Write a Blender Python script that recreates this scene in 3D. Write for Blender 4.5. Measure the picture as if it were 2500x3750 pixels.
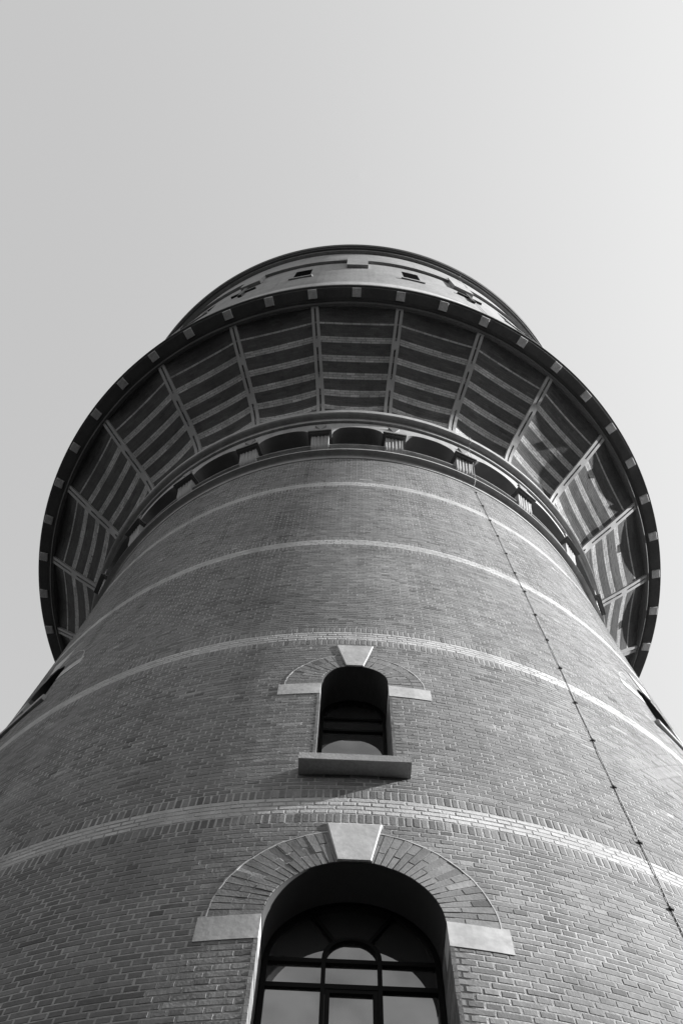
import bpy, bmesh, math, random
from mathutils import Vector, Matrix
random.seed(7)
sin, cos, pi, rad = math.sin, math.cos, math.pi, math.radians
for o in list(bpy.data.objects):
    bpy.data.objects.remove(o)
scene = bpy.context.scene
C = scene.collection

# ---------------------------------------------------------------- frame of reference
# lengths below are "units" of 1.07 m; the tower's axis is x = y = 0, heights are taken from eye level
K, EYE, DIST = 1.07, 1.6, 10.0

def W(r, a, z):
    return (r * sin(a) * K, -r * cos(a) * K, z * K + EYE)

# ---------------------------------------------------------------- camera
PITCH, ROLL, YAW = rad(71.2619), rad(2.9831), rad(-1.5783)
right0 = Vector((cos(YAW), -sin(YAW), 0)); fh = Vector((sin(YAW), cos(YAW), 0))
fwd = fh * cos(PITCH) + Vector((0, 0, 1)) * sin(PITCH)
up0 = -fh * sin(PITCH) + Vector((0, 0, 1)) * cos(PITCH)
RV = right0 * cos(ROLL) + up0 * sin(ROLL)
UV = -right0 * sin(ROLL) + up0 * cos(ROLL)
cam = bpy.data.cameras.new('camera'); camo = bpy.data.objects.new('camera', cam); C.objects.link(camo)
m = Matrix.Identity(4)
for i in range(3):
    m[i][0], m[i][1], m[i][2] = RV[i], UV[i], -fwd[i]
camo.matrix_world = Matrix.Translation((0, -DIST * K, EYE)) @ m
cam.sensor_fit = 'HORIZONTAL'; cam.sensor_width = 24.0; cam.lens = 2280 / 1568 * 24
cam.clip_start = 0.05; cam.clip_end = 3000
scene.camera = camo
scene.render.resolution_x, scene.render.resolution_y = 682, 1024

def project(P):            # pixel position in a 2500 px wide picture (used only to find which bricks show largest)
    q = Vector(P) - Vector((0, -DIST * K, EYE)); d = q.dot(fwd)
    if d < .1: return None
    f = 2280 / 1568 * 2500
    return 1250 + f * q.dot(RV) / d, 1875 - f * q.dot(UV) / d

# ---------------------------------------------------------------- light
SUN_AZ, SUN_EL = rad(82.5), rad(30)
world = bpy.data.worlds.new('World'); scene.world = world; world.use_nodes = True
nt = world.node_tree; nt.nodes.clear()
sky = nt.nodes.new('ShaderNodeTexSky'); sky.sky_type = 'NISHITA'; sky.sun_disc = False
sun_dir = Vector((sin(SUN_AZ) * cos(SUN_EL), -cos(SUN_AZ) * cos(SUN_EL), sin(SUN_EL)))
sky.sun_elevation = SUN_EL
sky.sun_rotation = math.atan2(sun_dir.x, sun_dir.y)
sky.altitude = 50; sky.air_density = 3.2; sky.dust_density = 0.0; sky.ozone_density = 1.0
bw = nt.nodes.new('ShaderNodeSeparateColor'); bg = nt.nodes.new('ShaderNodeBackground'); wo = nt.nodes.new('ShaderNodeOutputWorld')
nt.links.new(sky.outputs[0], bw.inputs[0]); nt.links.new(bw.outputs[2], bg.inputs[0]); nt.links.new(bg.outputs[0], wo.inputs[0])
bg.inputs[1].default_value = 0.072
sl = bpy.data.lights.new('sun', 'SUN'); sl.energy = 3.7; sl.angle = rad(0.9); sl.color = (1, 1, 1)
so = bpy.data.objects.new('sun', sl); C.objects.link(so)
so.rotation_euler = sun_dir.to_track_quat('Z', 'Y').to_euler()
vs = scene.view_settings
vs.view_transform = 'Standard'; vs.look = 'None'; vs.exposure = 1.58; vs.gamma = 1.0

# ---------------------------------------------------------------- materials (a black-and-white photograph: greys only)
def material(name, v, rough=.85, tone=None, n_amt=.25, n_scale=3.0, fine_amt=.15, fine_scale=40, bump=.25, bump_scale=60, spec=.25, v2=None, v2_scale=2.5, v2_lo=.45, v2_hi=.62, metal=0, streak=0):
    mt = bpy.data.materials.new(name); mt.use_nodes = True
    t = mt.node_tree; b = t.nodes['Principled BSDF']; N = t.nodes.new; L = t.links.new
    geo = N('ShaderNodeNewGeometry')
    def noise(scale, detail=4, vec=None):
        n = N('ShaderNodeTexNoise'); n.inputs['Scale'].default_value = scale; n.inputs['Detail'].default_value = detail
        L(vec or geo.outputs['Position'], n.inputs['Vector']); return n.outputs['Fac']
    def rng(s, a, bb, c_, d):
        n = N('ShaderNodeMapRange'); n.inputs[1].default_value = a; n.inputs[2].default_value = bb; n.inputs[3].default_value = c_; n.inputs[4].default_value = d
        L(s, n.inputs[0]); return n.outputs[0]
    def mul(a, bb):
        n = N('ShaderNodeMath'); n.operation = 'MULTIPLY'
        for i, q in enumerate((a, bb)):
            if isinstance(q, (int, float)): n.inputs[i].default_value = q
            else: L(q, n.inputs[i])
        return n.outputs[0]
    val = rng(noise(n_scale), .25, .75, 1 - n_amt, 1 + n_amt)
    val = mul(val, rng(noise(fine_scale, 3), .25, .75, 1 - fine_amt, 1 + fine_amt))
    if streak:
        mp = N('ShaderNodeMapping'); mp.inputs['Scale'].default_value = (1, 1, .07); L(geo.outputs['Position'], mp.inputs['Vector'])
        val = mul(val, rng(noise(5, 4, mp.outputs[0]), .5, .75, 1, 1 - streak))
    if tone == 'attr':
        at = N('ShaderNodeAttribute'); at.attribute_name = 'tone'; val = mul(val, at.outputs['Fac'])
    elif tone == 'object':
        at = N('ShaderNodeObjectInfo'); sp = N('ShaderNodeSeparateColor'); L(at.outputs['Color'], sp.inputs[0]); val = mul(val, sp.outputs[0])
    base = v
    if v2 is not None:
        base = rng(noise(v2_scale, 5), v2_lo, v2_hi, v, v2)
    val = mul(val, base)
    cc = N('ShaderNodeCombineColor')
    for i in range(3): L(val, cc.inputs[i])
    L(cc.outputs[0], b.inputs['Base Color'])
    b.inputs['Roughness'].default_value = rough; b.inputs['Specular IOR Level'].default_value = spec; b.inputs['Metallic'].default_value = metal
    if bump:
        bp = N('ShaderNodeBump'); bp.inputs['Strength'].default_value = bump; bp.inputs['Distance'].default_value = .012
        L(noise(bump_scale, 4), bp.inputs['Height']); L(bp.outputs[0], b.inputs['Normal'])
    return mt

M = {}
BR = dict(rough=.9, n_amt=.22, n_scale=.8, fine_amt=.14, fine_scale=28, bump=.2, streak=.26)
M['brick'] = material('brick', .215, tone='attr', **BR)
M['brick_one'] = material('brick_single', .215, tone='object', **BR)
M['pale'] = material('pale_brick', .50, tone='attr', **BR)
M['pale_one'] = material('pale_brick_single', .50, tone='object', **BR)
M['mortar'] = material('mortar', .43, rough=.95, n_amt=.1, fine_amt=.2, v2=.28, v2_scale=1.6, v2_lo=.46, v2_hi=.6, bump=.4)
M['soffit'] = material('shaded_soffit', .05, rough=.9, n_amt=.1, fine_amt=.05, bump=.05)  # shade under the window arches is put into this near-black colour
M['niche'] = material('shaded_niche', .16, rough=.9, n_amt=.1, fine_amt=.05, bump=.05)  # darker than the capital stone, standing in for shade inside the niches
M['opening'] = material('dark_opening', .008, rough=1, n_amt=.1, bump=0, spec=0)
M['stone'] = material('stone', .50, rough=.9, n_amt=.18, n_scale=7, fine_amt=.1, fine_scale=25, bump=.12, bump_scale=30, streak=.15)
M['capstone'] = material('capital_stone', .35, rough=.8, n_amt=.15, n_scale=2.5, fine_amt=.1, fine_scale=18, bump=.2, streak=.2)
M['abacus'] = material('dark_abacus_stone', .12, rough=.85, n_amt=.15, n_scale=5, fine_amt=.1)
M['dull'] = material('dull_stone', .34, rough=.9, n_amt=.2, n_scale=4, fine_amt=.15)
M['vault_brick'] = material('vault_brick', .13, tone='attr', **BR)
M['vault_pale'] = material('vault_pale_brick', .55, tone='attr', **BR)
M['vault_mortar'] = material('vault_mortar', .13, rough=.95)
M['rib'] = material('rib_stone', .40, rough=.7, n_amt=.1, fine_amt=.08, bump=.1)
M['rim'] = material('rim_paint', .10, rough=.7, n_amt=.18, n_scale=2, fine_amt=.12, fine_scale=14, bump=.15)
M['block'] = material('block_stone', .62, rough=.8, n_amt=.2, n_scale=6, fine_amt=.15, fine_scale=30, bump=.2)
M['tank'] = material('tank_brick', .32, rough=.9, n_amt=.15, n_scale=1.2, fine_amt=.15, fine_scale=12, bump=.3, streak=.15)
M['lead'] = material('lead_trim', .12, rough=.6, n_amt=.15, fine_amt=.1, bump=.1)
M['frame'] = material('dark_frame_paint', .010, rough=.6, n_amt=.1, fine_amt=.05, bump=.03, spec=.06)
M['iron'] = material('weathered_conductor', .38, rough=.6, n_amt=.3, n_scale=9, fine_amt=.1, bump=.1, spec=.4)
M['clip'] = material('dark_clip_iron', .045, rough=.6, bump=.1)
M['leaf'] = material('foliage', .03, tone='attr', bump=0)
M['ground'] = material('paving', .02, rough=.95, n_amt=.2, n_scale=.4, fine_amt=.2, fine_scale=8, bump=.3)
g = bpy.data.materials.new('window_glass'); g.use_nodes = True; t = g.node_tree; t.nodes.clear()
out = t.nodes.new('ShaderNodeOutputMaterial'); mx = t.nodes.new('ShaderNodeMixShader'); gl = t.nodes.new('ShaderNodeBsdfGlossy'); df = t.nodes.new('ShaderNodeBsdfDiffuse')
gl.inputs['Roughness'].default_value = .012; gl.inputs['Color'].default_value = (.95, .95, .95, 1); df.inputs['Color'].default_value = (.045, .045, .045, 1)
ge = t.nodes.new('ShaderNodeNewGeometry'); nz = t.nodes.new('ShaderNodeTexNoise'); nz.inputs['Scale'].default_value = 1.3; bp = t.nodes.new('ShaderNodeBump'); bp.inputs['Strength'].default_value = .015; bp.inputs['Distance'].default_value = .02
t.links.new(ge.outputs['Position'], nz.inputs['Vector']); t.links.new(nz.outputs['Fac'], bp.inputs['Height']); t.links.new(bp.outputs[0], gl.inputs['Normal'])
n2 = t.nodes.new('ShaderNodeTexNoise'); n2.inputs['Scale'].default_value = 2.2; n2.inputs['Detail'].default_value = 3; r2 = t.nodes.new('ShaderNodeMapRange')  # uneven reflectance imitates faint clouds mirrored in the panes
for i_, v_ in ((1, .35), (2, .65), (3, .17), (4, .26)): r2.inputs[i_].default_value = v_
t.links.new(ge.outputs['Position'], n2.inputs['Vector']); t.links.new(n2.outputs['Fac'], r2.inputs[0]); t.links.new(r2.outputs[0], mx.inputs[0])
t.links.new(df.outputs[0], mx.inputs[1]); t.links.new(gl.outputs[0], mx.inputs[2]); t.links.new(mx.outputs[0], out.inputs[0])
M['glass'] = g

# ---------------------------------------------------------------- mesh helpers
class MB:
    def __init__(s): s.v, s.f, s.t, s.sm = [], [], [], []
    def face(s, pts, tone=1.0, smooth=False):
        n = len(s.v); s.v += pts; s.f.append(tuple(range(n, n + len(pts)))); s.t.append(tone); s.sm.append(smooth)
    def quadgrid(s, grid, tone=1.0, smooth=True, closed=False):
        n = len(s.v); rows, cols = len(grid), len(grid[0])
        for r in grid: s.v += r
        for i in range(rows - 1):
            for j in range(cols if closed else cols - 1):
                k = (j + 1) % cols
                s.f.append((n + i * cols + j, n + i * cols + k, n + (i + 1) * cols + k, n + (i + 1) * cols + j)); s.t.append(tone); s.sm.append(smooth)
    def prism(s, front, back, tone=1.0, cap_back=True):
        n = len(front); b0 = len(s.v); s.v += front + back
        fs = [tuple(range(b0, b0 + n))] + [(b0 + i, b0 + n + i, b0 + n + (i + 1) % n, b0 + (i + 1) % n) for i in range(n)]
        if cap_back: fs.append(tuple(range(b0 + 2 * n - 1, b0 + n - 1, -1)))
        s.f += fs; s.t += [tone] * len(fs); s.sm += [False] * len(fs)
    def build(s, name, mat, parent=None, origin=None, kind=None):
        me = bpy.data.meshes.new(name)
        vs_ = s.v
        if origin: vs_ = [(x - origin[0], y - origin[1], z - origin[2]) for x, y, z in s.v]
        me.from_pydata(vs_, [], s.f)
        me.polygons.foreach_set('use_smooth', s.sm)
        at = me.attributes.new('tone', 'FLOAT', 'FACE'); at.data.foreach_set('value', s.t)
        me.materials.append(mat); me.update()
        bm = bmesh.new(); bm.from_mesh(me); bmesh.ops.recalc_face_normals(bm, faces=bm.faces) if len(s.f) < 60000 and getattr(s, 'fix', True) else None
        bm.to_mesh(me); bm.free()
        return link(name, me, parent, origin, kind)
def link(name, me, parent=None, origin=None, kind=None):
    o = bpy.data.objects.new(name, me); C.objects.link(o)
    if origin: o.location = origin
    if parent:
        pw = Vector((0, 0, 0)); q = parent
        while q: pw += q.location; q = q.parent
        o.parent = parent; o.location = Vector(o.location) - pw
    if kind: o['kind'] = kind
    return o
def revolve(mb, prof, n=288, a0=0, a1=2 * pi, tone=1.0, smooth_profile=False):
    closed = abs(a1 - a0 - 2 * pi) < 1e-6
    az = [a0 + (a1 - a0) * i / n for i in range(n if closed else n + 1)]
    if smooth_profile:
        mb.quadgrid([[W(r, a, z) for a in az] for r, z in prof], tone, True, closed)
    else:
        for p, q in zip(prof, prof[1:]):
            mb.quadgrid([[W(*pq) for pq in ((p[0], a, p[1]) for a in az)], [W(q[0], a, q[1]) for a in az]], tone, True, closed)

# ---------------------------------------------------------------- the ground (below the frame; it throws light up under the tank)
mb = MB(); R_ = 900.0
mb.face([(-R_, -R_, 0), (R_, -R_, 0), (R_, R_, 0), (-R_, R_, 0)])
gr = mb.build('ground', M['ground'], kind='structure'); gr['label'] = 'level grey paving around the foot of the tower'; gr['category'] = 'ground'

# tree belt added outside the frame to block low sky and darken the shaft's foot
rt = random.Random(3); added_trees = MB(); added_trees.fix = False
for k in range(96):
    a = 2 * pi * k / 96 + rt.uniform(-.03, .03); sunny = rad(40) < a < rad(125); R_ = rt.uniform(42, 56) if sunny else rt.uniform(19, 30); h = rt.uniform(9, 12) if sunny else rt.uniform(11, 14.5); cw = rt.uniform(3.0, 4.2)
    cx, cy_ = R_ * sin(a), -R_ * cos(a)
    tr = [[(cx + r_ * cos(q * pi / 3), cy_ + r_ * sin(q * pi / 3), z_) for q in range(6)] for r_, z_ in ((.36, -.05), (.28, 1.5), (.2, h * .55))]
    added_trees.quadgrid(tr, .6, True, True)
    for i in range(210):
        u, v, q = rt.uniform(-1, 1), rt.uniform(0, 2 * pi), rt.random() ** .4
        e_ = math.sqrt(1 - u * u); px, py, pz = cx + cw * q * e_ * cos(v), cy_ + cw * q * e_ * sin(v), h * .56 + h * .42 * q * u
        sx = rt.uniform(.5, 1.0); d1 = Vector((rt.gauss(0, 1), rt.gauss(0, 1), rt.gauss(0, 1))).normalized(); d2 = d1.orthogonal().normalized() * sx * .8; d1 = d1 * sx
        c0 = Vector((px, py, pz)); added_trees.face([tuple(c0 + d1), tuple(c0 + d2), tuple(c0 - d1 * .9), tuple(c0 - d2 * 1.1)], rt.uniform(.7, 1.3))
wd = added_trees.build('added_trees', M['leaf'], kind='stuff'); wd['label'] = 'dark belt of leafy trees added out of view to block the low sky'; wd['category'] = 'trees'

tower = bpy.data.objects.new('water_tower', None); C.objects.link(tower)
tower['label'] = 'round brick water tower with pale bands and a wide overhanging tank, seen from below'
tower['category'] = 'water tower'

# ---------------------------------------------------------------- shaft profile and window positions
def shaft(z):
    z = max(z, 0.5)
    return 5.4465 - .0558 * (z - 10) + .0026 * (z - 10) ** 2
ZB, ZT = -EYE / K, 17.24                    # foot, top of the brick shaft
A0 = rad(.85)
WINS = [dict(name='tall', az=A0, w=.56, spring=4.856, sill=2.2, depth=.352, imp=(4.645, 4.868, .94), ext=.888, rings=1,
             key=(5.41, 5.852, .113, .195), sillw=.75, sillz=(2.06, 2.2)),
        dict(name='small', az=A0, w=.315, spring=8.262, sill=6.64, depth=.40, imp=(7.955, 8.17, .70), ext=.645, mid=.54, rings=2,
             key=(8.565, 9.062, .085, .187), sillw=.43, sillz=(6.526, 6.632))]
for s_ in (-1, 1):
    WINS.append(dict(name='side', az=A0 + s_ * rad(45), w=.315, spring=11.05, sill=10.2, depth=.40, imp=(10.75, 10.96, .70), ext=.645, mid=.54, rings=2,
                     key=(11.355, 11.80, .085, .187), sillw=.43, sillz=(10.08, 10.19), sp=.03))

def on_wall(win, s, z, proud=0.0, dist=None):
    """point at lateral offset s and height z on the wall at a window; dist = fixed distance from the axis plane"""
    a = win['az']; n = (sin(a), -cos(a)); t = (cos(a), sin(a))
    d = dist if dist is not None else math.sqrt(max(shaft(z) ** 2 - s * s, 0)) + proud
    return ((n[0] * d + t[0] * s) * K, (n[1] * d + t[1] * s) * K, z * K + EYE)

# mortar core of the shaft, with the window openings cut through it
MREC = .0021
lv = [ZB + (ZT + .3 - ZB) * i / 40 for i in range(41)]
core = MB(); nA = 288
prof = [(4.55, ZB)] + [(shaft(z) - MREC, z) for z in lv] + [(4.55, ZT + .3)]
az = [2 * pi * i / nA for i in range(nA)]
core.quadgrid([[W(r, a, z) for a in az] for r, z in prof + [prof[0]]], 1, True, True)
shaft_o = core.build('shaft_wall', M['mortar'], tower)
bm = bmesh.new(); bm.from_mesh(shaft_o.data); bmesh.ops.remove_doubles(bm, verts=bm.verts, dist=1e-5); bmesh.ops.recalc_face_normals(bm, faces=bm.faces); bm.to_mesh(shaft_o.data); bm.free()
def arch_outline(w, spring, sill, n=24):
    return [(-w, sill), (w, sill)] + [(w * cos(pi * i / n), spring + w * sin(pi * i / n)) for i in range(n + 1)]
cutter = MB()
for wn in WINS:
    ol = arch_outline(wn['w'], wn['spring'], wn['sill'] - .02)
    cutter.prism([on_wall(wn, s, z, dist=7.0) for s, z in ol], [on_wall(wn, s, z, dist=4.2) for s, z in ol])
def boolean(target, cut_mb):
    co = cut_mb.build('cutter', M['mortar'])
    md = target.modifiers.new('cut', 'BOOLEAN'); md.operation = 'DIFFERENCE'; md.solver = 'EXACT'; md.object = co
    dg = bpy.context.evaluated_depsgraph_get(); me = bpy.data.meshes.new_from_object(target.evaluated_get(dg))
    target.modifiers.clear(); old = target.data; target.data = me; bpy.data.meshes.remove(old); bpy.data.objects.remove(co)
    for p in me.polygons:
        c_ = p.center; rr = math.hypot(c_.x, c_.y)
        p.use_smooth = abs(p.normal.z) < .5 and (p.normal.x * c_.x + p.normal.y * c_.y) / rr > .9
boolean(shaft_o, cutter)

# ---------------------------------------------------------------- bricks of the shaft
def clip(poly, nx, nz, d):                 # keep nx*s + nz*z >= d
    out = []
    for i in range(len(poly)):
        p, q = poly[i], poly[(i + 1) % len(poly)]
        a, b = nx * p[0] + nz * p[1] - d, nx * q[0] + nz * q[1] - d
        if a >= 0: out.append(p)
        if (a >= 0) != (b >= 0):
            k = a / (a - b); out.append((p[0] + (q[0] - p[0]) * k, p[1] + (q[1] - p[1]) * k))
    return out
def cut_by_window(poly, win):
    """poly in (s, z) beside a window: cut away what belongs to its surround; None when nothing is left"""
    J = .006
    z0, z1 = min(p[1] for p in poly), max(p[1] for p in poly); zm = (z0 + z1) / 2
    sm = sum(p[0] for p in poly) / len(poly); sg = 1 if sm >= 0 else -1
    s_in = min(abs(p[0]) for p in poly) if min(p[0] for p in poly) * max(p[0] for p in poly) > 0 else 0
    kz0, kz1, kb, kt = win['key']; i0, i1, iw = win['imp']; q0, q1 = win['sillz']
    if zm < q0 - .02 or zm > kz1 + .02: return poly
    lim = None
    if zm < q1 + .005: lim = win['sillw']
    elif zm < i0: lim = win['w'] + .002
    elif zm < i1: lim = iw
    if lim is not None:
        if s_in > lim + J: return poly
        return clip(poly, sg, 0, lim + J)
    # arch zone: nearest point of the outer edge of the ring
    R = win['ext'] + .012; zc = i1 if win['rings'] == 1 else i1
    dx, dz = sm, zm - zc; d = math.hypot(dx, dz)
    if d < R + .25:
        if d < 1e-6: return None
        nx, nz = dx / d, dz / d
        poly = clip(poly, nx, nz, nx * 0 + nz * zc + R)
        if len(poly) < 3: return None
    # keystone edges
    if zm < kz1 + J:
        sl = (kt - kb) / (kz1 - kz0); ln = math.hypot(1, sl)
        # keep sg*s - sl*(z-kz0) >= kb + J
        poly = clip(poly, sg / ln, -sl / ln, (kb + J - sl * kz0) / ln)
    return poly if len(poly) >= 3 else None
def area(poly):
    return abs(sum(poly[i][0] * poly[(i + 1) % len(poly)][1] - poly[(i + 1) % len(poly)][0] * poly[i][1] for i in range(len(poly)))) / 2

HDR, CRS = .1027, .0545
BANDS = [6.087, 9.323, 12.55, 15.566]
SOLD = .118
bricks = []                                  # (kind, azimuth-centre, polygon in (da, z), proud, tone)
AZR = rad(112)
def tone_brick():
    t_ = random.gauss(1.0, .12); q = random.random()
    if q < .05: t_ *= .72
    elif q > .95: t_ *= 1.25
    return max(.5, min(1.5, t_))
def lay_course(z0, z1, n, phase, kind, width):
    jn, jb = .0135, .0125
    da = 2 * pi / n * width
    i0 = int(-AZR / da) - 1; i1 = int(AZR / da) + 1
    r = shaft((z0 + z1) / 2)
    for i in range(i0, i1):
        ac = (i + phase) * da
        w = da / 2 - jn / r / 2 * random.uniform(.7, 1.35)
        jz = random.uniform(-.0012, .0012)
        za, zb = z0 + jb / 2 + jz, z1 - jb / 2 + jz + random.uniform(-.0012, .0012)
        poly = [(ac - w, za), (ac + w, za), (ac + w, zb), (ac - w, zb)]
        if kind == 'brick': tn = tone_brick()
        elif kind == 'pale_brick': tn = random.gauss(1.0, .06)
        else:
            tn = (random.choice((1.2, 1.05, 1.0, .95, .9, .75, .62)) if z0 < 7 else random.choice((1.1, 1.05, 1.05, 1.0, 1.0, 1.0, .75))) * random.gauss(1, .05)
        ok = True
        for wn in WINS:
            if abs(ac - wn['az']) < rad(14):
                sp = [((p[0] - wn['az']) * r, p[1]) for p in poly]
                ar0 = area(sp); sp = cut_by_window(sp, wn)
                if not sp or len(sp) < 3 or area(sp) < .12 * ar0 * (1 if width == 1 else .6): ok = False; break
                poly = [(p[0] / r + wn['az'], p[1]) for p in sp]
        if ok: bricks.append((kind, poly, random.gauss(0, .0005), tn))
def section(za, zb):
    n = max(1, round((zb - za) / CRS)); h = (zb - za) / n
    nh = 2 * round(2 * pi * shaft((za + zb) / 2) / HDR / 2)
    for k in range(n):
        z0 = za + k * h
        ph = random.uniform(-.04, .04)
        if k % 2 == 0: lay_course(z0, z0 + h, nh, .5 + ph, 'brick', 1)
        else: lay_course(z0, z0 + h, nh, ((k // 2) % 2) * .5 + .25 + ph, 'brick', 2)
zprev = ZB
for zc in BANDS:
    section(zprev, zc - .106 - SOLD)
    nh = 2 * round(2 * pi * shaft(zc) / HDR / 2)
    lay_course(zc - .106 - SOLD, zc - .106, round(nh * 1.84), random.random(), 'rowlock_brick', 1)
    for k in range(4):
        z0 = zc - .106 + k * .053
        lay_course(z0, z0 + .053, nh, .5 if k % 2 == 0 else (.25 if k == 1 else .75), 'pale_brick', 1 if k % 2 == 0 else 2)
    lay_course(zc + .106, zc + .106 + SOLD, round(nh * 1.84), random.random(), 'rowlock_brick', 1)
    zprev = zc + .106 + SOLD
section(zprev, ZT)

def brick_verts(poly, proud):
    f = [W(shaft(z) + proud, a, z) for a, z in poly]; b = [W(shaft(z) - .03, a, z) for a, z in poly]
    return f, b
shown = {'brick': [], 'pale_brick': [], 'rowlock_brick': []}
for bi, (kind, poly, proud, tn) in enumerate(bricks):
    if abs(poly[0][0]) > rad(62): continue
    pts = [project(W(shaft(z), a, z)) for a, z in poly]
    if any(p is None for p in pts): continue
    cx = sum(p[0] for p in pts) / len(pts); cy = sum(p[1] for p in pts) / len(pts)
    if 0 <= cx <= 2500 and 0 <= cy <= 3750:
        shown[kind].append((area(pts), bi))
single = set()
for kd, lst in shown.items():
    lst.sort(reverse=True); single |= {b for _, b in lst[:298]}
stuff = {k: MB() for k in shown}
MATS = {'brick': ('brick', 'brick_one'), 'pale_brick': ('pale', 'pale_one'), 'rowlock_brick': ('brick', 'brick_one')}
TONE_OBJ = []
for bi, (kind, poly, proud, tn) in enumerate(bricks):
    f, b = brick_verts(poly, proud)
    if bi in single:
        # a brick of its own, with slightly worn arrises
        n = len(poly); ca = sum(p[0] for p in poly) / n; cz = sum(p[1] for p in poly) / n; r = shaft(cz)
        ch = .0025
        mbx = MB(); rings = []
        for off, ins in ((proud, ch), (proud - .0015, 0), (-.03, 0)):
            ring = []
            for a, z in poly:
                da, dz = a - ca, z - cz
                ka = max(0, 1 - ins / max(abs(da) * r, 1e-4)) if ins else 1; kz = max(0, 1 - ins / max(abs(dz), 1e-4)) if ins else 1
                ring.append(W(shaft(z) + off, ca + da * ka, cz + dz * kz))
            rings.append(ring)
        mbx.v = rings[0] + rings[1] + rings[2]
        mbx.f = [tuple(range(n))] + [(k * n + i, (k + 1) * n + i, (k + 1) * n + (i + 1) % n, k * n + (i + 1) % n) for k in (0, 1) for i in range(n)] + [tuple(range(3 * n - 1, 2 * n - 1, -1))]
        mbx.t = [1.0] * len(mbx.f); mbx.sm = [False] * len(mbx.f)
        o = mbx.build(kind, M[MATS[kind][1]], shaft_o, W(r, ca, cz)); o.color = (tn, tn, tn, 1)
    else:
        stuff[kind].prism(f, b, tn, cap_back=False)
for kd, nm in (('brick', 'brick_courses'), ('pale_brick', 'pale_brick_courses'), ('rowlock_brick', 'rowlock_courses')):
    stuff[kd].build(nm, M[MATS[kd][0]], shaft_o, kind='stuff')

# ---------------------------------------------------------------- window surrounds and windows
def bar(win, p, q, wd, d0, d1, mbx):
    """straight glazing bar between (s,z) points p and q, wd wide, from distance d0 to d1"""
    dx, dz = q[0] - p[0], q[1] - p[1]; L = math.hypot(dx, dz); nx, nz = -dz / L * wd / 2, dx / L * wd / 2
    pl = [(p[0] + nx, p[1] + nz), (q[0] + nx, q[1] + nz), (q[0] - nx, q[1] - nz), (p[0] - nx, p[1] - nz)]
    mbx.prism([on_wall(win, *c_, dist=d1) for c_ in pl], [on_wall(win, *c_, dist=d0) for c_ in pl])
def arc_band(win, zc, r0, r1, d0, d1, a0, a1, n, mbx):
    for i in range(n):
        t0, t1 = a0 + (a1 - a0) * i / n, a0 + (a1 - a0) * (i + 1) / n
        pl = [(r0 * cos(t0), zc + r0 * sin(t0)), (r1 * cos(t0), zc + r1 * sin(t0)), (r1 * cos(t1), zc + r1 * sin(t1)), (r0 * cos(t1), zc + r0 * sin(t1))]
        mbx.prism([on_wall(win, *c_, dist=d1) for c_ in pl], [on_wall(win, *c_, dist=d0) for c_ in pl])
def origin_of(win, s, z): return on_wall(win, s, z)
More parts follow.
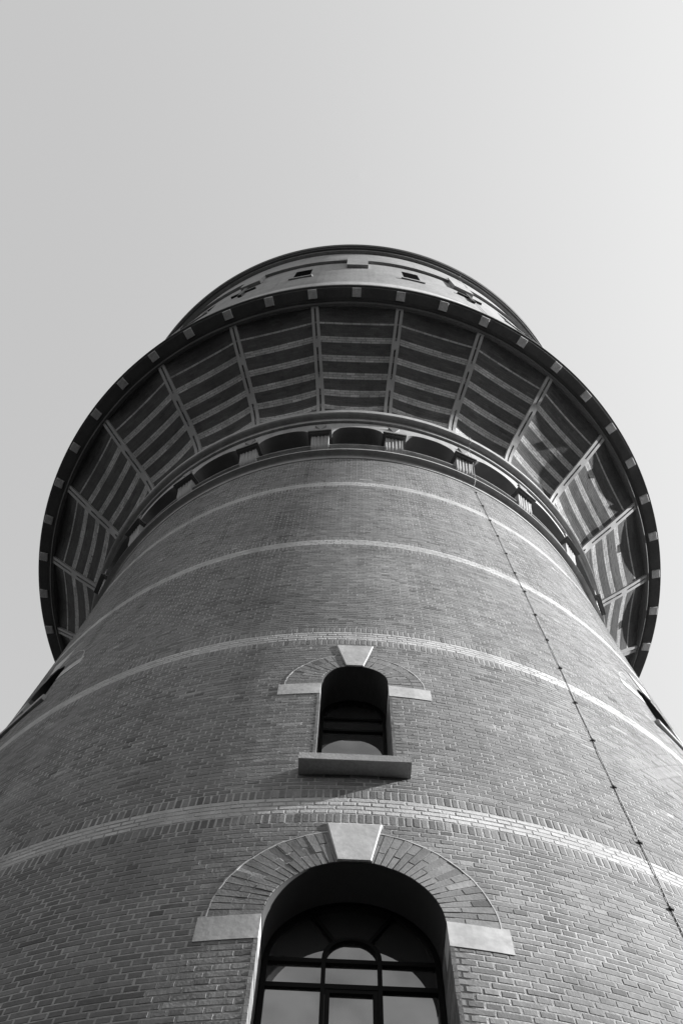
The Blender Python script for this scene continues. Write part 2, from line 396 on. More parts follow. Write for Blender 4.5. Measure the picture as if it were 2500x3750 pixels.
for wn in WINS:
    w, sp, dep = wn['w'], wn['spring'], wn['depth']
    plane = math.sqrt(shaft(sp + w) ** 2) - dep          # distance of the glass from the axis
    i0, i1, iw = wn['imp']; kz0, kz1, kb, kt = wn['key']
    big = wn['name'] == 'tall'
    # arch bricks: wedge bricks that also line the soffit
    R0, R1 = w - .006, wn['ext']
    sl = (kt - kb) / (kz1 - kz0)
    n = round(pi * (R0 + (R1 - R0) * .42) / .0545)
    zc = i1
    for i in range(n):
        t0, t1 = pi * i / n, pi * (i + 1) / n; tm = (t0 + t1) / 2
        g_ = .0045
        if big:
            splits = [(R0, R0 + (R1 - R0) * (.62 if i % 2 else .36)), (R0 + (R1 - R0) * (.62 if i % 2 else .36), R1)]
        else:
            splits = [(R0, R0 + (wn['mid'] - R0) * (.55 if i % 2 else 1)), (R0 + (wn['mid'] - R0) * .55, wn['mid'])] if i % 2 else [(R0, wn['mid'])]
            splits.append((wn['mid'], R1))
        for k_, (ra, rb) in enumerate(splits):
            rb_ = rb - (.006 if rb < R1 else 0); ra_ = ra + (0 if k_ == 0 else .003)
            def pt(r, t_, gg):
                if r > R0 + 1e-6: return (r * cos(t_) - gg * sin(t_), zc + r * sin(t_) + gg * cos(t_))
                u = min(t_, pi - t_); sg_ = 1 if t_ < pi / 2 else -1
                Lp = u / (pi / 2) * ((sp - zc) + R0 * pi / 2)
                if Lp < sp - zc: return (sg_ * R0, zc + Lp + gg * sg_)
                q_ = (Lp - (sp - zc)) / R0; return (sg_ * R0 * cos(q_) - gg * sin(q_), sp + R0 * sin(q_) + gg * sg_ * cos(q_))
            pl = [pt(ra_, t0, g_), pt(rb_, t0, g_), pt(rb_, t1, -g_), pt(ra_, t1, -g_)]
            # stop at the keystone
            sg = 1 if cos(tm) >= 0 else -1; ln = math.hypot(1, sl)
            pl = clip(pl, sg / ln, -sl / ln, (kb + .004 - sl * kz0) / ln)
            if len(pl) < 3 or area(pl) < 3e-4: continue
            mbx = MB(); pr = random.gauss(.001, .0012)
            back = None
            mbx.prism([on_wall(wn, *c_, proud=pr) for c_ in pl], [on_wall(wn, *c_, dist=back) if back else on_wall(wn, *c_, proud=-.06) for c_ in pl])
            o = mbx.build('arch_brick', M['brick_one'], shaft_o, on_wall(wn, *pl[0])); tn = tone_brick() * 1.0; o.color = (tn, tn, tn, 1)
    # pale mortar fillet along the outer edge of the arch
    tk = math.asin(min(1, (kt * .95) / R1))
    for a0, a1 in ((0.0, pi / 2 - tk), (pi / 2 + tk, pi)):
        N_ = 26; mbx = MB(); rows = []
        for i in range(N_ + 1):
            t_ = a0 + (a1 - a0) * i / N_; wb = random.uniform(-.003, .003); wt = random.uniform(.006, .012)
            q = lambda r, pr: on_wall(wn, r * cos(t_), zc + r * sin(t_), proud=pr)
            rows.append([q(R1 + wb, -.02), q(R1 + wb, .003), q(R1 + wb + wt, .003), q(R1 + wb + wt, -.02)])
        mbx.quadgrid(rows, 1, False, True)
        mbx.build('arch_fillet', M['stone'], shaft_o, origin_of(wn, R1 * cos(a0), zc))
    # smooth lining of the arch soffit, its shade put into the colour
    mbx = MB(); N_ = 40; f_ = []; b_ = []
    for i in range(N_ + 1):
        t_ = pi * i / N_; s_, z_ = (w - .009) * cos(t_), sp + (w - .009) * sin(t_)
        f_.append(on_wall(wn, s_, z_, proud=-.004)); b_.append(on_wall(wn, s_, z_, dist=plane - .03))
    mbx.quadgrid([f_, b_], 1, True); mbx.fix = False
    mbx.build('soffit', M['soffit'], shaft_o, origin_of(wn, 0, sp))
    # keystone
    mbx = MB(); pl = [(-kb, kz0 + .004), (kb, kz0 + .004), (kt, kz1), (-kt, kz1)]
    ins = .012
    pli = [(-kb + ins * .5, kz0 + .006), (kb - ins * .5, kz0 + .006), (kt - ins, kz1 - ins), (-kt + ins, kz1 - ins)]
    fr = [on_wall(wn, *c_, proud=.012) for c_ in pli]; md = [on_wall(wn, *c_, proud=.006) for c_ in pl]; bk = [on_wall(wn, *c_, proud=-.05) for c_ in pl]
    mbx.v = fr + md + bk; mbx.f = [(0, 1, 2, 3)] + [(k * 4 + i, k * 4 + 4 + i, k * 4 + 4 + (i + 1) % 4, k * 4 + (i + 1) % 4) for k in (0, 1) for i in range(4)] + [(11, 10, 9, 8)]
    mbx.t = [1.] * len(mbx.f); mbx.sm = [False] * len(mbx.f)
    mbx.build('keystone', M['stone'], shaft_o, origin_of(wn, 0, kz0))
    # impost blocks
    for sg in (-1, 1):
        pl = [(sg * (w - .004), i0), (sg * iw, i0), (sg * iw, i1), (sg * (w - .004), i1)]
        mbx = MB(); nn = 5; fr = []; bk = []
        for e in range(nn):
            s0 = (w - .004) + (iw - w + .004) * e / nn; s1 = (w - .004) + (iw - w + .004) * (e + 1) / nn
        front_lo = [on_wall(wn, sg * ((w - .004) + (iw - w + .004) * e / nn), i0 + .002, proud=.005) for e in range(nn + 1)]
        front_hi = [on_wall(wn, sg * ((w - .004) + (iw - w + .004) * e / nn), i1 - .002, proud=.005) for e in range(nn + 1)]
        back_lo = [on_wall(wn, sg * ((w - .004) + (iw - w + .004) * e / nn), i0 + .002, proud=-.2) for e in range(nn + 1)]
        back_hi = [on_wall(wn, sg * ((w - .004) + (iw - w + .004) * e / nn), i1 - .002, proud=-.2) for e in range(nn + 1)]
        mbx.quadgrid([back_lo, front_lo, front_hi, back_hi], 1, False, False)
        mbx.face([front_lo[0], back_lo[0], back_hi[0], front_hi[0]]); mbx.face([front_lo[-1], back_lo[-1], back_hi[-1], front_hi[-1]])
        mbx.build('impost_block', M['stone'], shaft_o, origin_of(wn, sg * (w + .1), i0))
    # sill
    q0, q1 = wn['sillz']; sw = wn['sillw']; fdist = shaft(q0) + wn.get('sp', .128)
    mbx = MB(); bk_ = plane - .02
    P_ = lambda s, z, d: on_wall(wn, s, z, dist=d)
    pr_ = [(fdist - .004, q0), (fdist, q0 + .006), (fdist, q1 - .02), (fdist - .01, q1 - .008), (shaft(q1) - .02, q1), (shaft(q1) - .06, q1), (shaft(q1) - .06, q0)]
    mbx.prism([P_(-sw, z, d) for d, z in pr_], [P_(sw, z, d) for d, z in pr_])
    pr2 = [(shaft(q1) - .061, q1 + .001), (bk_, q1 + .02), (bk_, q0), (shaft(q1) - .061, q0)]
    mbx.prism([P_(-w + .01, z, d) for d, z in pr2], [P_(w - .01, z, d) for d, z in pr2])
    sill_me = mbx
    # brick lining of the jambs, course by course
    mbx = MB(); zz = wn['sill']; k = 0
    while zz < i1 - .02:
        z1 = min(zz + CRS, i1)
        for sg in (-1, 1):
            ds = [-.004, .098 if k % 2 else .20, .30, dep + .06] if k % 2 else [-.004, .20, dep + .06]
            if zz + .02 > i0 and zz < i1: ds = [.2, dep + .06]
            for d0, d1 in zip(ds, ds[1:]):
                zm = (zz + z1) / 2; fs = math.sqrt(shaft(zm) ** 2 - w * w)
                pf = w - .005 - random.uniform(0, .002)
                pl = [(fs - d0 - .003, zz + .004), (fs - d1 + .004, zz + .004), (fs - d1 + .004, z1 - .004), (fs - d0 - .003, z1 - .004)]
                mbx.prism([on_wall(wn, sg * pf, z, dist=d) for d, z in pl], [on_wall(wn, sg * (w + .02), z, dist=d) for d, z in pl], tone_brick())
        zz = z1; k += 1
    mbx.build('jamb_bricks', M['brick'], shaft_o, kind='stuff')
    # ---- the window itself
    fd0, fd1 = plane - .03, plane + .028
    fw = .034 if big else .028
    mbx = MB(); wi = w - .012
    arc_band(wn, sp, wi - fw, wi, fd0, fd1, 0, pi, 28, mbx)
    for sg in (-1, 1): bar(wn, (sg * (wi - fw / 2), wn['sill']), (sg * (wi - fw / 2), sp), fw, fd0, fd1, mbx)
    bar(wn, (-wi, wn['sill'] + .02), (wi, wn['sill'] + .02), .04, fd0, fd1, mbx)
    win_o = mbx.build('window', M['frame'], tower, origin_of(wn, 0, wn['sill']))
    win_o['label'] = {'tall': 'tall round-arched window with dark glazing bars', 'small': 'small arched window above the wide pale band', 'side': 'arched window seen edge-on at the side of the shaft'}[wn['name']]
    sill_me.build('sill', M['dull'], win_o, origin_of(wn, 0, q0))
    def pane(poly):
        cs = sum(p[0] for p in poly) / len(poly); cz = sum(p[1] for p in poly) / len(poly)
        ta, tb = random.gauss(0, .004), random.gauss(0, .004)
        dd = lambda s_, z_: plane + ta * (s_ - cs) + tb * (z_ - cz)
        b_ = MB(); b_.prism([on_wall(wn, s_, z_, dist=dd(s_, z_)) for s_, z_ in poly], [on_wall(wn, s_, z_, dist=dd(s_, z_) - .006) for s_, z_ in poly])
        b_.build('pane', M['glass'], win_o, on_wall(wn, cs, cz, dist=plane))
    Rg = wi - .012; ol = arch_outline(Rg, sp, wn['sill'], 48)
    def box_pane(s0, s1, z0, z1):
        q = clip(clip(clip(clip(ol, 1, 0, s0), -1, 0, -s1), 0, 1, z0), 0, -1, -z1)
        if len(q) > 2: pane(q)
    if big:
        for s0, s1 in ((-Rg, -.172), (-.172, .172), (.172, Rg)):
            box_pane(s0, s1, wn['sill'], 4.687); box_pane(s0, s1, 4.687, 4.888)
        pane([(.172 * cos(pi * i / 16), 4.888 + .172 * sin(pi * i / 16) + .012) for i in range(17)])
        ths = [0.0, math.atan2(.31, .185), pi - math.atan2(.31, .185), pi]
        for t0, t1 in zip(ths, ths[1:]):
            inn = []; outr = []
            for i in range(13):
                t_ = t0 + (t1 - t0) * i / 12; cx_, sx_ = cos(t_), sin(t_)
                bq = sx_ * (4.888 - sp); rr = -bq + math.sqrt(bq * bq - (4.888 - sp) ** 2 + Rg * Rg)
                inn.append((.172 * cx_, 4.888 + .172 * sx_)); outr.append((rr * cx_, 4.888 + rr * sx_))
            pane(outr + inn[::-1])
    else:
        zs_ = [wn['sill'], sp - .235, sp - .03, sp + w]
        for z0, z1 in zip(zs_, zs_[1:]): box_pane(-Rg, Rg, z0, z1)
    def gbar(p, q, wd, d=.022):
        b_ = MB(); bar(wn, p, q, wd, plane - .012, plane + d, b_); b_.build('glazing_bar', M['frame'], win_o, origin_of(wn, *p))
    if big:
        x0 = wi - fw
        gbar((-x0, 4.888), (x0, 4.888), .034); gbar((-x0, 4.687), (x0, 4.687), .036)
        for sg in (-1, 1):
            gbar((sg * .172, wn['sill'] + .04), (sg * .172, 4.905), .027, .0245)
            gbar((sg * .262, sp + math.sqrt((wi - fw) ** 2 - .262 ** 2)), (sg * .108, 5.055), .024, .0235)
        b_ = MB(); arc_band(wn, 4.905, .159, .186, plane - .012, plane + .026, 0, pi, 20, b_); b_.build('arched_glazing_bar', M['frame'], win_o, origin_of(wn, 0, 4.905))
        b_ = MB(); bar(wn, (-.158, 4.655), (.158, 4.655), .03, plane - .01, plane + .018, b_)
        for sg in (-1, 1): bar(wn, (sg * .143, wn['sill'] + .04), (sg * .143, 4.67), .03, plane - .01, plane + .0185, b_)
        b_.build('casement_frame', M['frame'], win_o, origin_of(wn, 0, 4.6))
    else:
        x0 = wi - fw
        gbar((-x0, sp - .03), (x0, sp - .03), .03); gbar((-x0, sp - .235), (x0, sp - .235), .03)

# ---------------------------------------------------------------- capital: necking, consoles, arcade, cornice
neck = MB()
revolve(neck, [(5.16, ZT - .02), (5.192, ZT - .01), (5.192, ZT + .13)])
revolve(neck, [(5.192 + .095 * (1 - cos(i / 8 * pi / 2)), ZT + .13 + .05 * sin(i / 8 * pi / 2)) for i in range(9)], smooth_profile=True)
revolve(neck, [(5.287, ZT + .18), (5.30, ZT + .182), (5.30, ZT + .235), (5.25, ZT + .27), (5.205, ZT + .3)])
capital = neck.build('capital_moulding', M['capstone'], tower)
CA = rad(1.0)
RA, ZS, ZCR, ZA = 5.40, 18.24, 18.70, 19.02
PIER = rad(4.0); bay = rad(15); RB = 4.86
frieze = MB(); revolve(frieze, [(5.205, 17.5), (5.205, 17.83), (5.23, 17.832), (5.235, 17.85), (5.278, 17.855), (5.282, 17.872), (5.20, 17.91), (RB - .02, 17.92)])
for j in range(24):
    a = CA + (j + .5) * bay
    frieze.quadgrid([[W(5.2, a - PIER / 2 + PIER * i / 4, z) for i in range(5)] for z in (17.90, 19.0)], 1, True)
    n0, n1 = a + PIER / 2, a + bay - PIER / 2
    pts = [(5.2, n0), (RB + .12, n0 + rad(.15))] + [(RB + .12 * abs(x) ** 3, n0 + (n1 - n0) * (x + 1) / 2) for x in (-.9, -.7, -.4, 0, .4, .7, .9)] + [(RB + .12, n1 - rad(.15)), (5.2, n1)]
    frieze.quadgrid([[W(r, q, z) for r, q in pts] for z in (17.915, 19.0)], 1, False)
frieze.fix = False
frieze.build('frieze', M['capstone'], capital)
arc = MB()
cols = []
for j in range(24):
    base = CA + (j + .5) * bay + PIER / 2
    span = bay - PIER
    for i in range(17):
        x = i / 16 * 2 - 1
        cols.append((base + span * i / 16, ZS + (ZCR - ZS) * (1 - abs(x) ** 2.6) ** .5 if abs(x) < 1 else ZS))
outer_lo = [W(RA, a, z) for a, z in cols]; outer_hi = [W(RA, a, ZA) for a, z in cols]; inner = [W(RB - .02, a, z) for a, z in cols]
arc.quadgrid([outer_lo, outer_hi], 1, True, True)
arcade = arc.build('arcade', M['capstone'], capital)
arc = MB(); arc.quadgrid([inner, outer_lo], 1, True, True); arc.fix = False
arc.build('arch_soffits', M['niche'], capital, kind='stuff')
corn = MB()
revolve(corn, [(5.19, 19.0), (RA - .002, ZA + .002), (5.45, ZA + .004), (5.45, ZA + .15), (5.465, ZA + .17)])
revolve(corn, [(5.465 + .1 * sin(i / 6 * pi / 2), ZA + .17 + .035 * (1 - cos(i / 6 * pi / 2))) for i in range(7)], smooth_profile=True)
revolve(corn, [(5.565, ZA + .205), (5.572, ZA + .206), (5.572, 19.42), (5.55, 19.46), (5.30, 19.80), (5.28, 20.2)])
cornice = corn.build('cornice', M['capstone'], tower)
cornice['label'] = 'moulded stone cornice at the foot of the flaring vault'
# one console, copied around
def console_mesh():
    m1 = MB(); hw = .165; N_ = 33
    pr = [(5.205, 17.68), (5.275, 17.73), (5.302, 17.83), (5.315, 17.95), (5.332, 18.06), (5.352, 18.15), (5.365, 18.205)]
    grid = []
    for k, (r, z) in enumerate(pr):
        row = []
        for i in range(N_):
            x = -1 + 2 * i / (N_ - 1)
            fade = min(1, k / 3)
            rd = 0.0 if abs(x) > .8 else .022 * fade * abs(sin((x / .8 + 1) * 2 * pi))
            row.append(((r - .012 + (rd if abs(x) <= .8 else .018)), x * hw, z))
        grid.append(row)
    P3 = lambda q: (q[1] * K, -q[0] * K, q[2] * K + EYE)
    m1.quadgrid([[P3(q) for q in row] for row in grid], 1, True)
    for sg, ix in ((-1, 0), (1, N_ - 1)):
        side = [P3(grid[k][ix]) for k in range(len(pr))]; back = [P3((5.15, sg * hw, z)) for r, z in reversed(pr)]
        m1.face(side + back)
    return m1
def boxm(m1, r0, r1, hw, z0, z1):
    P3 = lambda r, x, z: (x * K, -r * K, z * K + EYE)
    m1.prism([P3(r1, -hw, z0), P3(r1, hw, z0), P3(r1, hw, z1), P3(r1, -hw, z1)], [P3(r0, -hw, z0), P3(r0, hw, z0), P3(r0, hw, z1), P3(r0, -hw, z1)])
org = (0, -5.3 * K, 18.0 * K + EYE)
c_mb = console_mesh(); con0 = c_mb.build('console', M['capstone'], None, org); con_me = con0.data
a_mb = MB(); boxm(a_mb, 5.15, 5.385, .182, 18.195, 18.215); boxm(a_mb, 5.15, 5.435, .204, 18.2151, 18.24); boxm(a_mb, 5.15, 5.465, .224, 18.2401, 18.30)
ab0 = a_mb.build('abacus', M['abacus'], None, org); ab_me = ab0.data
t_mb = MB()
P3 = lambda r, x, z: (x * K, -r * K, z * K + EYE)
t_mb.prism([P3(5.445, -.11, 18.76), P3(5.445, .11, 18.76), P3(5.395, 0, 18.60)], [P3(5.39, -.11, 18.76), P3(5.39, .11, 18.76), P3(5.39, 0, 18.58)])
dr0 = t_mb.build('spandrel_drop', M['capstone'], None, (0, -5.4 * K, 18.7 * K + EYE)); dr_me = dr0.data
for o in (con0, ab0, dr0): bpy.data.objects.remove(o)
def placed(name, me, r, z, a, parent):
    o = bpy.data.objects.new(name, me); C.objects.link(o); o.parent = parent
    o.location = Vector(W(r, a, z)) - parent.matrix_world.translation; o.rotation_euler = (0, 0, a); return o
for j in range(-7, 7):
    a = CA + (j + .5) * bay
    placed('console', con_me, 5.3, 18.0, a, capital); placed('abacus', ab_me, 5.3, 18.0, a, capital); placed('spandrel_drop', dr_me, 5.4, 18.7, a, capital)

# ---------------------------------------------------------------- flaring vault under the tank
COVE = [(5.33, 20.05), (5.345, 20.25), (5.39, 20.46), (5.48, 20.67), (5.61, 20.87), (5.79, 21.07), (6.0, 21.27), (6.4, 21.62), (6.8, 22.0), (7.1, 22.29), (7.30, 22.48)]
seg = [0.0]
for p, q in zip(COVE, COVE[1:]): seg.append(seg[-1] + math.hypot(q[0] - p[0], q[1] - p[1]))
CL = seg[-1]
def cove(s):
    s = max(0, min(CL - 1e-9, s))
    for k in range(len(seg) - 1):
        if s <= seg[k + 1]:
            t_ = (s - seg[k]) / (seg[k + 1] - seg[k]); p, q = COVE[k], COVE[k + 1]
            d = math.hypot(q[0] - p[0], q[1] - p[1])
            return p[0] + (q[0] - p[0]) * t_, p[1] + (q[1] - p[1]) * t_, (q[0] - p[0]) / d, (q[1] - p[1]) / d
def s_of_r(r):
    lo, hi = 0, CL
    for _ in range(40):
        mid = (lo + hi) / 2
        if cove(mid)[0] < r: lo = mid
        else: hi = mid
    return lo
SAG = .115
def vault(s, x, off=0.0):
    """point on the vault panel: s along the flare, x in -1..1 across the bay; off pushes out of the surface"""
    r, z, tr, tz = cove(s); e = SAG * (1 - x * x) * min(1, s / .5) - off
    return r - tz * e, z + tr * e                  # inward normal is (-tz, tr)
PB = [(s_of_r(r), n) for r, n in ((5.43, 2.3), (5.66, 2.3), (5.97, 2.4), (6.29, 2.4), (6.65, 2.4), (6.98, 1))]
RIB0 = rad(.3); RHW = .083
def rib_mesh():
    m1 = MB(); ss = [CL * i / 44 for i in range(45)]
    zones = [(5.0, 5.70, 1), (5.70, 5.90, 0), (5.90, 6.47, 1), (6.47, 6.63, 0), (6.63, 7.24, 1), (7.24, 9, 0)]
    def slot(s):
        r = cove(s)[0]
        return next(zz[2] for zz in zones if zz[0] <= r < zz[1])
    cuts = sorted(set([0, CL] + [s_of_r(zz[1]) for zz in zones[:-1]]))
    def P(s, x, off):
        r, z, tr, tz = cove(s); return (x * K, -(r + tz * off) * K, (z - tr * off) * K + EYE)
    for a, b in zip(cuts, cuts[1:]):
        n = max(2, int((b - a) / .08)); sl = [a + (b - a) * i / n for i in range(n + 1)]
        sec = [(-RHW, -.08), (-RHW, .035), (RHW, .035), (RHW, -.08)]
        if slot((a + b) / 2):
            w_ = .019; sec = [(-RHW, -.08), (-RHW, .035), (-w_, .035), (-w_, -.07), (w_, -.07), (w_, .035), (RHW, .035), (RHW, -.08)]
        for u, v in zip(sec, sec[1:]):
            m1.quadgrid([[P(s, u[0], u[1]) for s in sl], [P(s, v[0], v[1]) for s in sl]], 1, False)
        for s_ in (a, b):
            if slot((a + b) / 2): m1.face([P(s_, -.019, .035), P(s_, .019, .035), P(s_, .019, -.07), P(s_, -.019, -.07)])
    m1.fix = False
    return m1
ribo = rib_mesh().build('rib', M['rib'], None, (0, -6.3 * K, 21.5 * K + EYE)); rib_me = ribo.data; bpy.data.objects.remove(ribo)
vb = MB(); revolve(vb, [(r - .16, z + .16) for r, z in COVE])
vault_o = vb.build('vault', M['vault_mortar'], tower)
vault_o['label'] = 'flaring brick vault with pale stripes between stone ribs under the tank'
for j in range(-8, 8):
    placed('rib', rib_me, 6.3, 21.5, RIB0 + (j + .5) * bay, vault_o)
def course_kind(s):
    for sb, n in PB:
        if abs(s - sb) < n * CRS / 2: return 1
    return 0
for j in range(-7, 8):
    a_mid = RIB0 + j * bay
    back = MB(); G = []
    for i in range(41):
        s = CL * i / 40
        G.append([W(*(lambda rz: (rz[0], a_mid + x / 10 * bay / 2, rz[1]))(vault(s, x / 10, -.0025))) for x in range(-10, 11)])
    back.quadgrid(G, 1, True); back.fix = False
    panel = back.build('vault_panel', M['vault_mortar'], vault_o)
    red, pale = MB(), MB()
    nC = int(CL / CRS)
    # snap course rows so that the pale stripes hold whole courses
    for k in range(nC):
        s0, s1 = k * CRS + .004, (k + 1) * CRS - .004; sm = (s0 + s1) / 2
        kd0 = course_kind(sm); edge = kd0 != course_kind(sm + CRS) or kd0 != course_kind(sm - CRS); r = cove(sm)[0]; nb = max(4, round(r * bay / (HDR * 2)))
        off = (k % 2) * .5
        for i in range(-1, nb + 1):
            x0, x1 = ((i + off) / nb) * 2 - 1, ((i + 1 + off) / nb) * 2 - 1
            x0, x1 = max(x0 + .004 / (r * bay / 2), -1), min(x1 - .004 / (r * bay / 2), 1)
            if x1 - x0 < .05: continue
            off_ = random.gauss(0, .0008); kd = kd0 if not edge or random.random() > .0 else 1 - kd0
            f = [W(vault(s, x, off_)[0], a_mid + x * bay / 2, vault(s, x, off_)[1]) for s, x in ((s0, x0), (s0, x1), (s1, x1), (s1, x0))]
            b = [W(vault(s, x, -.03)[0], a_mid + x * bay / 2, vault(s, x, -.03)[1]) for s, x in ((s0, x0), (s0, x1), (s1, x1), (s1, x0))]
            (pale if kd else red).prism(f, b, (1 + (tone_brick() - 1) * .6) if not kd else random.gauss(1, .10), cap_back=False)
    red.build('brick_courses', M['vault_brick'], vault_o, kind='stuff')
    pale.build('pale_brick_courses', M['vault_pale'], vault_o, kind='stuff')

# ---------------------------------------------------------------- rim of the tank with its blocks
rim = MB()
revolve(rim, [(7.18, 22.60), (7.25, 22.42), (7.316, 22.40), (7.345, 22.44), (7.345, 22.50), (7.40, 22.51), (7.40, 22.54), (7.64, 22.60), (7.645, 22.64), (7.69, 22.66), (7.69, 22.82), (7.66, 22.84), (7.66, 22.96), (7.60, 23.02), (7.50, 23.02)])
rim_o = rim.build('tank_rim', M['rim'], tower)
def block_mesh():
    m1 = MB(); P3 = lambda r, x, z: (x * K, -r * K, z * K + EYE); h = .098
    lo = [P3(7.452, -h + .012, 22.500), P3(7.452, h - .012, 22.500), P3(7.628, h - .012, 22.536), P3(7.628, -h + .012, 22.536)]
    md = [P3(7.44, -h, 22.512), P3(7.44, h, 22.512), P3(7.638, h, 22.548), P3(7.638, -h, 22.548)]
    hi = [P3(7.44, -h, 22.61), P3(7.44, h, 22.61), P3(7.638, h, 22.64), P3(7.638, -h, 22.64)]
    m1.v = lo + md + hi; m1.f = [(0, 1, 2, 3)] + [(k * 4 + i, k * 4 + 4 + i, k * 4 + 4 + (i + 1) % 4, k * 4 + (i + 1) % 4) for k in (0, 1) for i in range(4)] + [(8, 11, 10, 9)]
    m1.t = [1.] * len(m1.f); m1.sm = [False] * len(m1.f); return m1
bo = block_mesh().build('block', M['block'], None, (0, -7.54 * K, 22.55 * K + EYE)); bl_me = bo.data; bpy.data.objects.remove(bo)
for j in range(-16, 17):
    placed('block', bl_me, 7.54, 22.55, rad(.11) + j * rad(7.5), rim_o)

# ---------------------------------------------------------------- tank drum above the rim
TR = 7.55
tk_ = MB()
tp = [(6.9, 22.9), (TR, 22.9), (TR, 30.3), (6.9, 30.3)]
azn = [2 * pi * i / 288 for i in range(288)]
tk_.quadgrid([[W(r, a, z) for a in azn] for r, z in tp + [tp[0]]], 1, True, True)
tank = tk_.build('tank_wall', M['tank'], tower)
bm = bmesh.new(); bm.from_mesh(tank.data); bmesh.ops.remove_doubles(bm, verts=bm.verts, dist=1e-5); bmesh.ops.recalc_face_normals(bm, faces=bm.faces); bm.to_mesh(tank.data); bm.free()
TW = [rad(d) for d in (-56, -45, -34, -11.3, 11.5, 34.5, 45.5, 57)]
cut = MB(); hw = .235
def TP(a, s, z, d):
    n = (sin(a), -cos(a)); t_ = (cos(a), sin(a)); return ((n[0] * d + t_[0] * s) * K, (n[1] * d + t_[1] * s) * K, z * K + EYE)
for a in TW:
    ol = [(-hw, 26.9), (hw, 26.9), (hw, 29.1), (-hw, 29.1)]
    cut.prism([TP(a, s, z, 8.2) for s, z in ol], [TP(a, s, z, 7.50) for s, z in ol])
boolean(tank, cut)
for p in tank.data.polygons: p.use_smooth = False
for a in TW:
    mbx = MB(); ol = [(-hw, 26.9), (hw, 26.9), (hw, 29.1), (-hw, 29.1)]
    mbx.prism([TP(a, s, z, 7.543) for s, z in ol], [TP(a, s, z, 7.505) for s, z in ol])
    tw = mbx.build('tank_window', M['opening'], tower, TP(a, 0, 27.1, 7.34))
    for nm, mt, (h_, z0, z1, d0, d1) in (('sill', 'dull', (.32, 26.80, 26.99, 7.51, 7.588)),):
        mbx = MB(); ol = [(-h_, z0), (h_, z0), (h_, z1), (-h_, z1)]
        mbx.prism([TP(a, s, z, d1) for s, z in ol], [TP(a, s, z, d0) for s, z in ol]); mbx.build(nm, M[mt], tw, TP(a, 0, z0, d0))
mbx = MB(); revolve(mbx, [(7.56, 22.95), (7.572, 23.0), (7.572, 24.62), (7.548, 24.65)]); mbx.build('plinth_band', M['stone'], tank)
mbx = MB(); revolve(mbx, [(7.54, 30.25), (7.635, 30.25), (7.635, 30.42), (7.62, 30.45), (7.62, 33.02), (7.73, 33.03), (7.73, 33.22), (7.74, 33.26)]); mbx.build('upper_wall', M['tank'], tank)
mbx = MB(); revolve(mbx, [(7.733, 33.2), (7.80, 33.21), (7.81, 33.26), (7.85, 33.28), (7.885, 33.36), (7.885, 33.5), (7.86, 33.55), (7.80, 33.58), (.3, 36.5), (.01, 36.6)]); top = mbx.build('roof', M['lead'], tank)
for j in range(-3, 4):
    a = rad(.2 + 23.3 * j); mbx = MB(); h_ = .30
    ol = [(-h_, 28.58), (h_, 28.58), (h_, 30.9), (-h_, 30.9)]
    mbx.prism([TP(a, s, z, 7.65) for s, z in ol], [TP(a, s, z, 7.45) for s, z in ol]); mbx.build('wall_block', M['dull'], tank, TP(a, 0, 29, 7.5))

for d in (-46.5, -23.8, 24.0, 47):
    a = rad(d); mbx = MB()
    for h_, z0, z1, d1 in ((.36, 27.35, 27.55, 7.60), (.055, 26.5, 28.2, 7.615)):
        ol = [(-h_, z0), (h_, z0), (h_, z1), (-h_, z1)]
        mbx.prism([TP(a, s, z, d1) for s, z in ol], [TP(a, s, z, 7.54) for s, z in ol])
    mbx.build('wall_anchor', M['clip'], tank, TP(a, 0, 27.4, 7.55))

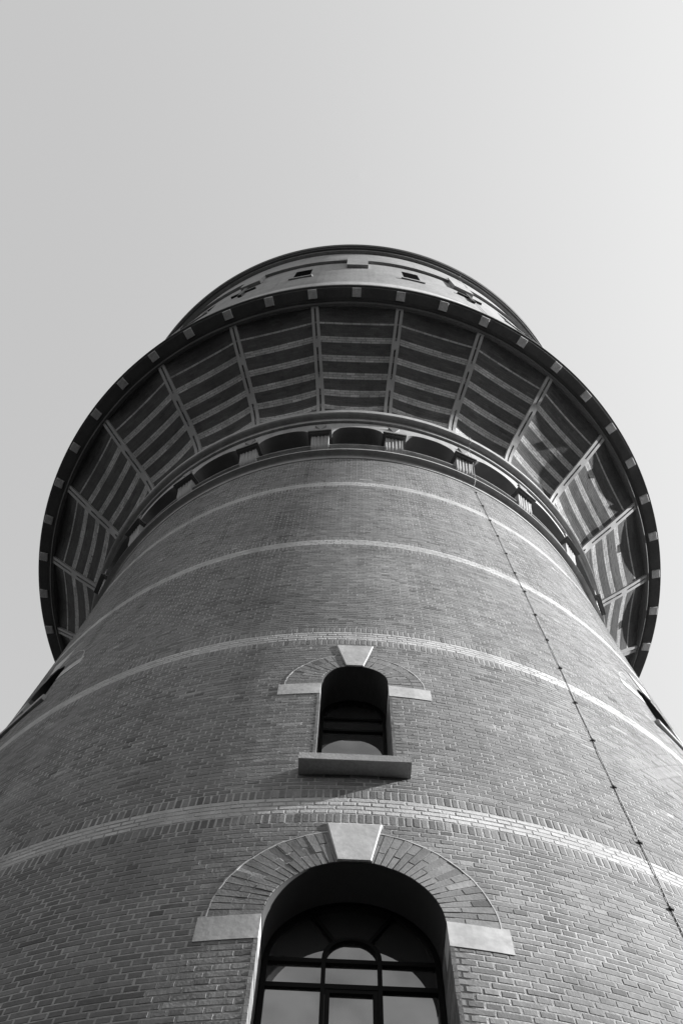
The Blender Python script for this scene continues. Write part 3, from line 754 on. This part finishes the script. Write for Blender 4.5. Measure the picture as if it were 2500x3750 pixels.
# ---------------------------------------------------------------- lightning conductor with its clips
CLP = [(23.0, 2.4), (23.0, 3.2), (23.05, 4.0), (23.15, 4.8), (23.272, 5.614), (23.681, 6.428), (24.124, 7.265), (24.588, 8.117), (24.929, 8.922), (25.417, 9.795), (25.677, 10.592), (25.9, 11.4), (26.109, 12.234), (26.0, 12.943), (26.17, 13.786), (26.18, 14.621), (26.02, 15.405), (25.84, 16.186), (25.54, 16.944)]
path = []
for i, (d, z) in enumerate(CLP):
    path.append((rad(d), shaft(z) + .005, z))
    if i < len(CLP) - 1:
        d2, z2 = CLP[i + 1]
        for f in (.33, .66):
            path.append((rad(d + (d2 - d) * f + random.uniform(-.07, .07)), shaft(z + (z2 - z) * f) + random.uniform(.004, .010), z + (z2 - z) * f))
ca = rad(25.3)
path += [(ca, 5.21, 17.22), (ca, 5.32, 17.40), (ca, 5.32, 17.55), (rad(25.2), 5.42, 18.3), (rad(25.2), 5.43, 18.95), (rad(25.1), 5.475, 19.17), (rad(25.1), 5.59, 19.2), (rad(25.1), 5.59, 19.44), (rad(25), 5.36, 20.0)]
path2 = [(rad(25.1), 7.58, 23.0), (rad(25.1), 7.575, 25), (rad(25.2), 7.57, 28.4), (rad(25.6), 7.66, 30.2), (rad(25.8), 7.66, 33), (rad(25.9), 7.90, 33.4)]
def tube(mbx, pts, rr, n=6):
    P = [Vector(p) for p in pts]; rows = []
    for i, p in enumerate(P):
        d = (P[min(i + 1, len(P) - 1)] - P[max(i - 1, 0)]).normalized(); u = d.orthogonal().normalized(); 
        u = (Vector((p.x, p.y, 0)).normalized()); u = (u - d * u.dot(d)).normalized(); v = d.cross(u)
        rows.append([tuple(p + (u * cos(2 * pi * k / n) + v * sin(2 * pi * k / n)) * rr) for k in range(n)])
    mbx.quadgrid(rows, 1, True, True)
mbx = MB(); tube(mbx, [W(r, a, z) for a, r, z in path], .0045)
rod = mbx.build('lightning_conductor', M['iron'], tower, W(shaft(2.4), rad(23), 2.4))
rod['label'] = 'thin lightning conductor cable clipped up the right side of the shaft'
mbx = MB(); tube(mbx, [W(r, a, z) for a, r, z in path2], .006); mbx.build('upper_run', M['iron'], rod, W(7.58, rad(25.1), 23.0))
for d, z in CLP:
    a = rad(d); mbx = MB(); r = shaft(z)
    n = lambda x, y, o: Vector(W(r + o, a, z)) + Vector((cos(a), sin(a), 0)) * x * K + Vector((0, 0, y * K))
    pl = [(-.015 * random.uniform(.7, 1.25), -.011), (.015, -.013), (.016 * random.uniform(.7, 1.3), .009), (-.013, .012)]
    mbx.prism([tuple(n(x, y, .02)) for x, y in pl], [tuple(n(x * 1.1, y * 1.1, -.01)) for x, y in pl])
    mbx.build('clip', M['clip'], rod, W(r, a, z))
print('bricks', len(bricks), 'objects', len(bpy.data.objects))
